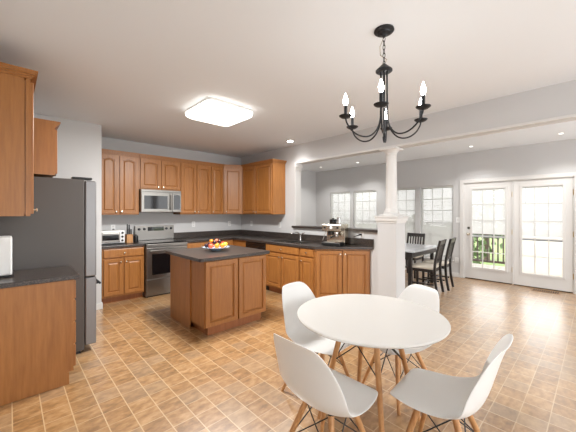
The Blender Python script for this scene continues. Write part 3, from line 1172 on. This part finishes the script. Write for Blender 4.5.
ld = bpy.data.lights.new('ceiling_light_glow', 'AREA')
ld.shape, ld.size, ld.energy, ld.color = 'SQUARE', .5, 90, (1.0, .99, .97)
lo = bpy.data.objects.new('lamp_glow', ld)
lo.location = (0, 0, 2.626 - CE)
lo.parent = t
C.objects.link(lo)

cans = [('recessed downlight in the kitchen ceiling near the wall cabinets', 3.72, 3.86),
        ('recessed downlight over the dining side at the right edge of the photo', 6.57, .42),
        ('recessed downlight above the glass doors', 6.58, 1.72),
        ('recessed downlight in the dining ceiling left of the column', 6.57, 4.30),
        ('recessed downlight in the dining ceiling near its left corner', 6.5, 5.48)]
for lab, x, y in cans:
    t = thing('recessed_light', lab, 'downlight', (x, y, CE), 'recessed downlights')
    k = 1.0 if x < 4 else .6
    P('trim_ring', MB().lathe([(.055 * k, 2.739), (.075 * k, 2.739), (.075 * k, 2.733), (.06 * k, 2.730), (.055 * k, 2.732)], (x, y, 0), 24), 'trim', t, True)
    P('lens', MB().lathe([(.001, 2.724), (.025 * k, 2.725), (.045 * k, 2.728), (.0525 * k, 2.7335), (.0525 * k, 2.7385), (.001, 2.7385)], (x, y, 0), 24), 'can' if x < 4 else 'can_dim', t)
    ld = bpy.data.lights.new('downlight', 'SPOT')
    ld.energy = 20 if x < 4 else 55
    ld.spot_size, ld.spot_blend, ld.shadow_soft_size = math.radians(130), .7, .05
    ld.color = (1, .98, .95)
    lo = bpy.data.objects.new('lamp_glow', ld)
    lo.location = (0, 0, -.025)
    lo.parent = t
    C.objects.link(lo)

# chandelier
hx, hy = 1.942, 1.052
t = thing('chandelier', 'black six-arm candle chandelier hanging over the round white table', 'chandelier', (hx, hy, CE))
P('canopy', MB().lathe([(.068, 2.739), (.07, 2.73), (.062, 2.722), (.05, 2.72), (.045, 2.712), (.02, 2.708), (.012, 2.70), (.01, 2.69)], (hx, hy, 0), 28), 'iron', t, True)
m = MB()
z = 2.688
k = 0
while z > 2.50:
    pts = []
    for j in range(13):
        a = 2 * PI * j / 12
        u, w = .0085 * math.cos(a), .019 * math.sin(a)
        pts.append((hx + (u if k % 2 else 0), hy + (0 if k % 2 else u), z - .014 + w))
    m.tube(pts, .0024, 6, False)
    z -= .029
    k += 1
P('chain', m, 'iron', t)
P('cord', MB().tube([(hx, hy, 2.69), (hx - .022, hy + .02, 2.62), (hx - .02, hy + .018, 2.56), (hx + .016, hy - .014, 2.53), (hx, hy, 2.49)], .0028, 6), 'nickel', t, True)
P('cap', MB().lathe([(.008, 2.50), (.016, 2.492), (.028, 2.48), (.048, 2.462), (.058, 2.452), (.058, 2.444), (.05, 2.438), (.03, 2.436)], (hx, hy, 0), 28), 'iron', t, True)
P('rod', MB().lathe([(.008, 2.437), (.008, 2.05), (.013, 2.04), (.013, 2.02), (.008, 2.01), (.007, 1.985), (.011, 1.975), (.009, 1.955), (.003, 1.935)], (hx, hy, 0), 14), 'iron', t, True)
for k in range(6):
    a = math.radians(205 + 60 * k)
    ca, sa = math.cos(a), math.sin(a)
    pr = [(.024, 2.44), (.024, 2.30), (.026, 2.16), (.034, 2.08), (.06, 2.02), (.105, 1.982), (.155, 1.975), (.205, 1.99), (.25, 2.025), (.278, 2.07), (.285, 2.105)]
    # smooth the arm
    pts = []
    for i in range(len(pr) - 1):
        p0, p1, p2, p3 = pr[max(i - 1, 0)], pr[i], pr[i + 1], pr[min(i + 2, len(pr) - 1)]
        for s in (0, .25, .5, .75):
            q = []
            for d in (0, 1):
                q.append(.5 * (2 * p1[d] + (p2[d] - p0[d]) * s + (2 * p0[d] - 5 * p1[d] + 4 * p2[d] - p3[d]) * s * s + (3 * p1[d] - p0[d] - 3 * p2[d] + p3[d]) * s ** 3))
            pts.append((hx + q[0] * ca, hy + q[0] * sa, q[1]))
    pts.append((hx + .285 * ca, hy + .285 * sa, 2.105))
    arm = P('arm', MB().tube(pts, .0055, 8), 'iron', t, True)
    ex, ey = hx + .285 * ca, hy + .285 * sa
    P('bobeche', MB().lathe([(.008, 2.095), (.03, 2.10), (.044, 2.11), (.046, 2.115), (.03, 2.112), (.012, 2.118)], (ex, ey, 0), 20), 'iron', arm, True)
    P('candle_sleeve', MB().lathe([(.0115, 2.112), (.0115, 2.185), (.006, 2.187)], (ex, ey, 0), 12), 'iron', arm, True)
    P('bulb', MB().lathe([(.008, 2.187), (.012, 2.195), (.0165, 2.212), (.0155, 2.228), (.010, 2.246), (.005, 2.262), (.001, 2.272)], (ex, ey, 0), 14), 'bulb', arm, True)

# ================================================================ ROUND TABLE AND SHELL CHAIRS
tx, ty = 1.82, 1.10
t = thing('round_table', 'round white table on splayed wooden legs with black wire bracing', 'table', (tx, ty, 0))
m = MB()
m.lathe([(.001, .712), (.482, .712), (.492, .716), (.5, .724), (.5, .731), (.496, .735), (.001, .735)], (tx, ty, 0), 72)
P('tabletop', m, 'white_gloss', t, True)
LG = []
for k in range(4):
    a = math.radians(45 + 90 * k)
    d = Vector((math.cos(a), math.sin(a), 0))
    top = Vector((tx, ty, .70)) + d * .17
    foot = Vector((tx, ty, 0.001)) + d * .345
    LG.append((top, foot))
    P('leg', MB().tube([top, top.lerp(foot, .5), foot], [.0185, .0175, .0145], 14), 'beech', t, True)
m = MB()
for k in range(4):
    (t0, f0), (t1, f1) = LG[k], LG[(k + 1) % 4]
    m.tube([t0.lerp(f0, .04), t1.lerp(f1, .42)], .004, 6)
    m.tube([t1.lerp(f1, .04), t0.lerp(f0, .42)], .004, 6)
P('wire_bracing', m, 'black', t)
m = MB()
m.box(tx - .15, tx + .15, ty - .02, ty + .02, .7005, .7115)
m.box(tx - .02, tx + .02, ty - .15, ty - .0201, .7005, .7115)
m.box(tx - .02, tx + .02, ty + .0201, ty + .15, .7005, .7115)
P('mount', m, 'black', t)


def shell_mesh():
    """moulded seat shell; x forward, z up"""
    prof = [(.240, .408, .135, 0, 0), (.238, .424, .168, 0, 0), (.215, .432, .195, .000, 0), (.15, .428, .216, .004, 0), (.07, .417, .228, .014, 0), (-.01, .410, .234, .03, 0), (-.085, .412, .238, .05, .0),
            (-.145, .432, .240, .055, .02), (-.185, .475, .240, .04, .045), (-.208, .535, .236, .02, .06), (-.226, .60, .228, .005, .06), (-.243, .665, .214, 0, .052), (-.26, .725, .194, 0, .04),
            (-.276, .775, .168, 0, .028), (-.290, .808, .140, -.004, .018), (-.303, .822, .112, -.006, .01)]
    nu = 16
    m = MB()
    grid = []
    for (x, z, w, dz, dx) in prof:
        row = []
        for j in range(nu + 1):
            s = -1 + 2 * j / nu
            e = abs(s) ** 2.4
            row.append((x + dx * e, s * w, z + dz * e))
        grid.append(m.verts(row))
    for i in range(len(grid) - 1):
        for j in range(nu):
            m.face([grid[i][j], grid[i + 1][j], grid[i + 1][j + 1], grid[i][j + 1]])
    return m


chair0 = thing('shell_chair', '', 'chair', (0, 0, 0), 'white shell chairs around the round table')
sh = P('seat_shell', shell_mesh(), 'white_plastic', chair0, True)
so = sh.modifiers.new('thickness', 'SOLIDIFY')
so.thickness, so.offset = .007, -1
sb = sh.modifiers.new('smooth', 'SUBSURF')
sb.levels = sb.render_levels = 2
LG = []
for (sx, sy) in ((1, 1), (1, -1), (-1, -1), (-1, 1)):
    top = Vector((.01 + sx * .085, sy * .085, .392))
    foot = Vector((-.01 + sx * .205, sy * .205, 0.001))
    LG.append((top, foot))
    P('leg', MB().tube([top, top.lerp(foot, .5), foot], [.0165, .0155, .011], 12), 'beech', chair0, True)
m = MB()
for k in range(4):
    (t0, f0), (t1, f1) = LG[k], LG[(k + 1) % 4]
    m.tube([t0.lerp(f0, .02), t1.lerp(f1, .52)], .0035, 6)
    m.tube([t1.lerp(f1, .02), t0.lerp(f0, .52)], .0035, 6)
P('wire_bracing', m, 'black', chair0)
m = MB()
for (sx, sy) in ((1, 1), (1, -1), (-1, -1), (-1, 1)):
    m.lathe([(.018, .388), (.018, .402), (.010, .404)], (.01 + sx * .085, sy * .085, 0), 12)
m.tube([(.095, .085, .396), (-.075, -.085, .396)], .005, 6)
m.tube([(.095, -.085, .396), (-.075, .085, .396)], .005, 6)
P('mount', m, 'black', chair0)
CH = [((1.29, 1.04), 0, 'white shell chair nearest the camera, its rounded back turned to us'),
      ((1.82, 1.555), -86, 'white shell chair on the far left of the round table, facing us'),
      ((2.26, 1.10), 160, 'white shell chair behind the round table, in front of the pedestal'),
      ((1.745, .59), 94, 'white shell chair at the right of the round table, seat seen from its side')]
for i, ((x, y), deg, lab) in enumerate(CH):
    o = chair0 if i == 0 else dup(chair0, (x, y, 0), 0, lab)
    o.location = (x, y, 0)
    o.rotation_euler = (0, 0, math.radians(deg))
    o['label'] = lab

# ================================================================ DINING SET
dx0, dx1, dy0, dy1 = 5.15, 6.40, 2.22, 3.20
t = thing('dining_table', 'pale rectangular dining table on dark legs behind the pedestal', 'table', ((dx0 + dx1) / 2, (dy0 + dy1) / 2, 0))
P('tabletop', MB().box(dx0, dx1, dy0, dy1, .725, .755, .004), 'pale_wood', t)
m = MB()
e = .06
m.box(dx0 + e, dx1 - e, dy0 + e, dy0 + e + .02, .63, .7245)
m.box(dx0 + e, dx1 - e, dy1 - e - .02, dy1 - e, .63, .7245)
m.box(dx0 + e, dx0 + e + .02, dy0 + e + .021, dy1 - e - .021, .63, .7245)
m.box(dx1 - e - .02, dx1 - e, dy0 + e + .021, dy1 - e - .021, .63, .7245)
P('apron', m, 'black_wood', t)
for x in (dx0 + .09, dx1 - .15):
    for y in (dy0 + .09, dy1 - .15):
        P('leg', MB().box(x, x + .06, y, y + .06, 0.001, .6295, .004), 'black_wood', t)


def make_dining_chair(label):
    """front towards +x"""
    t = thing('dining_chair', label, 'chair', (0, 0, 0), 'black slat-back dining chairs')
    P('seat', MB().box(-.20, .22, -.22, .22, .455, .50, .018), 'cream', t)
    m = MB()
    m.box(-.185, .20, -.20, -.18, .40, .454)
    m.box(-.185, .20, .18, .20, .40, .454)
    m.box(.18, .20, -.18, .18, .40, .454)
    m.box(-.20, -.186, -.18, .18, .40, .454)
    P('seat_frame', m, 'black_wood', t)
    for s in (-1, 1):
        P('leg', MB().box(.175, .215, s * .19 - .02, s * .19 + .02, .001, .399, .003), 'black_wood', t)
        P('back_post', MB().rings([[(x - .02, s * .20 - .018, z), (x + .02, s * .20 - .018, z), (x + .02, s * .20 + .018, z), (x - .02, s * .20 + .018, z)]
                                   for x, z in ((-.27, .001), (-.225, .25), (-.215, .45), (-.225, .60), (-.265, .80), (-.31, .985))]), 'black_wood', t)
    def bk(z):
        return -.225 - (z - .60) * .215
    def slab(y0, y1, z0, z1, th=.011):
        return [[(bk(z) - th, y0, z), (bk(z) + th, y0, z), (bk(z) + th, y1, z), (bk(z) - th, y1, z)] for z in (z0, z1)]
    P('top_rail', MB().rings(slab(-.181, .181, .90, .98, .013)), 'black_wood', t)
    P('lower_rail', MB().rings(slab(-.181, .181, .56, .60, .011)), 'black_wood', t)
    for k in range(5):
        y = -.128 + .064 * k
        P('slat', MB().rings(slab(y - .016, y + .016, .6005, .8995, .006)), 'black_wood', t)
    for s in (-1, 1):
        P('stretcher', MB().box(-.20, .174, s * .19 - .01, s * .19 + .01, .17, .195), 'black_wood', t)
    P('stretcher', MB().box(-.02, .0, -.179, .179, .172, .193), 'black_wood', t)
    return t


dc = make_dining_chair('black slat-back dining chair with cream seat, nearest the white pedestal')
spots = [((5.50, 2.17), 96, None),
         ((6.03, 2.17), 96, 'black slat-back dining chair closest to the glass doors'),
         ((6.62, 2.93), 180, 'black slat-back dining chair at the head of the table under the windows')]
for i, ((x, y), deg, lab) in enumerate(spots):
    o = dc if i == 0 else dup(dc, (x, y, 0), 0, lab)
    o.location = (x, y, 0)
    o.rotation_euler = (0, 0, math.radians(deg))
    o.scale = (.95, .92, .97)

# floor register by the doors
t = thing('floor_vent', 'tan metal floor register in front of the right glass door', 'vent', (7.08, .66, 0))
P('frame', MB().box(7.0, 7.16, .46, .86, .0005, .005, .002), 'register', t)
m = MB()
for k in range(12):
    m.box(7.02, 7.14, .485 + .03 * k, .50 + .03 * k, .0052, .0075)
P('louvre', m, 'rubber', t)

# ================================================================ OUTSIDE
lw = struct('ground_lawn', MB().box(10.9, 60, -40, 60, -1.3, -1.2), 'lawn')
m = MB()
yy = -4.0
while yy < 8.5:
    m.box(XD + .16, 10.2, yy, yy + .14, -.14, -.10)
    yy += .147
dk = struct('deck_floor', m, 'deck')
t = thing('deck_railing', 'dark wooden deck railing seen through the left glass door', 'railing', (10.0, 3, -.1))
P('top_rail', MB().box(9.95, 10.09, 1.5, 8.4, .80, .84, .004), 'rail', t)
P('bottom_rail', MB().box(9.99, 10.05, 1.5, 8.4, .0, .06), 'rail', t)
for y in (1.52, 3.2, 4.9, 6.6, 8.3):
    P('post', MB().box(9.97, 10.07, y, y + .1, -.099, .95), 'rail', t)
for k in range(54):
    y = 1.70 + k * .125
    if min(abs(y - q - .05) for q in (1.52, 3.2, 4.9, 6.6, 8.3)) < .08:
        continue
    P('baluster', MB().box(10.005, 10.04, y - .017, y + .017, .0605, .7995), 'rail', t)
tag(P('privacy_fence', MB().box(9.6, 9.7, -6, 1.42, -.099, 1.02), 'siding'), 'solid pale fence panel outside the right glass door', 'fence')  # added so the lower panes of the right door come out white


def bush(label, x, y, z, r, h, seed, name='garden_shrub', cat='shrub'):
    rnd = random.Random(seed)
    t = thing(name, label, cat, (x, y, z), 'shrubs beyond the deck')
    m = MB()
    for k in range(420):
        a, b = rnd.random() * 2 * PI, math.acos(2 * rnd.random() - 1)
        q = .6 + .4 * rnd.random()
        c = Vector((x + r * q * math.sin(b) * math.cos(a), y + r * q * math.sin(b) * math.sin(a), z + h * .55 + h * .5 * q * math.cos(b)))
        n = Vector((rnd.gauss(0, 1), rnd.gauss(0, 1), rnd.gauss(0, 1))).normalized()
        u = n.orthogonal().normalized()
        w = n.cross(u)
        s = r * .16
        m.face(m.verts([c - u * s, c - w * s * .5, c + u * s, c + w * s * .5]))
    P('foliage', m, 'leaf', t)
    P('trunk', MB().tube([(x, y, z), (x, y, z + h * .6)], [r * .1, r * .05], 8), 'bark', t)


bush('round green shrub beyond the deck railing, seen low in the left glass door', 13.5, 4.15, -1.2, 1.1, 2.1, 3)
bush('green shrub beyond the deck further left', 14.5, 6.6, -1.2, 1.2, 2.4, 4)
bush('tall green tree beyond the deck, behind the door blind', 19, 4.2, -1.2, 1.5, 5.2, 5, 'garden_tree', 'tree')
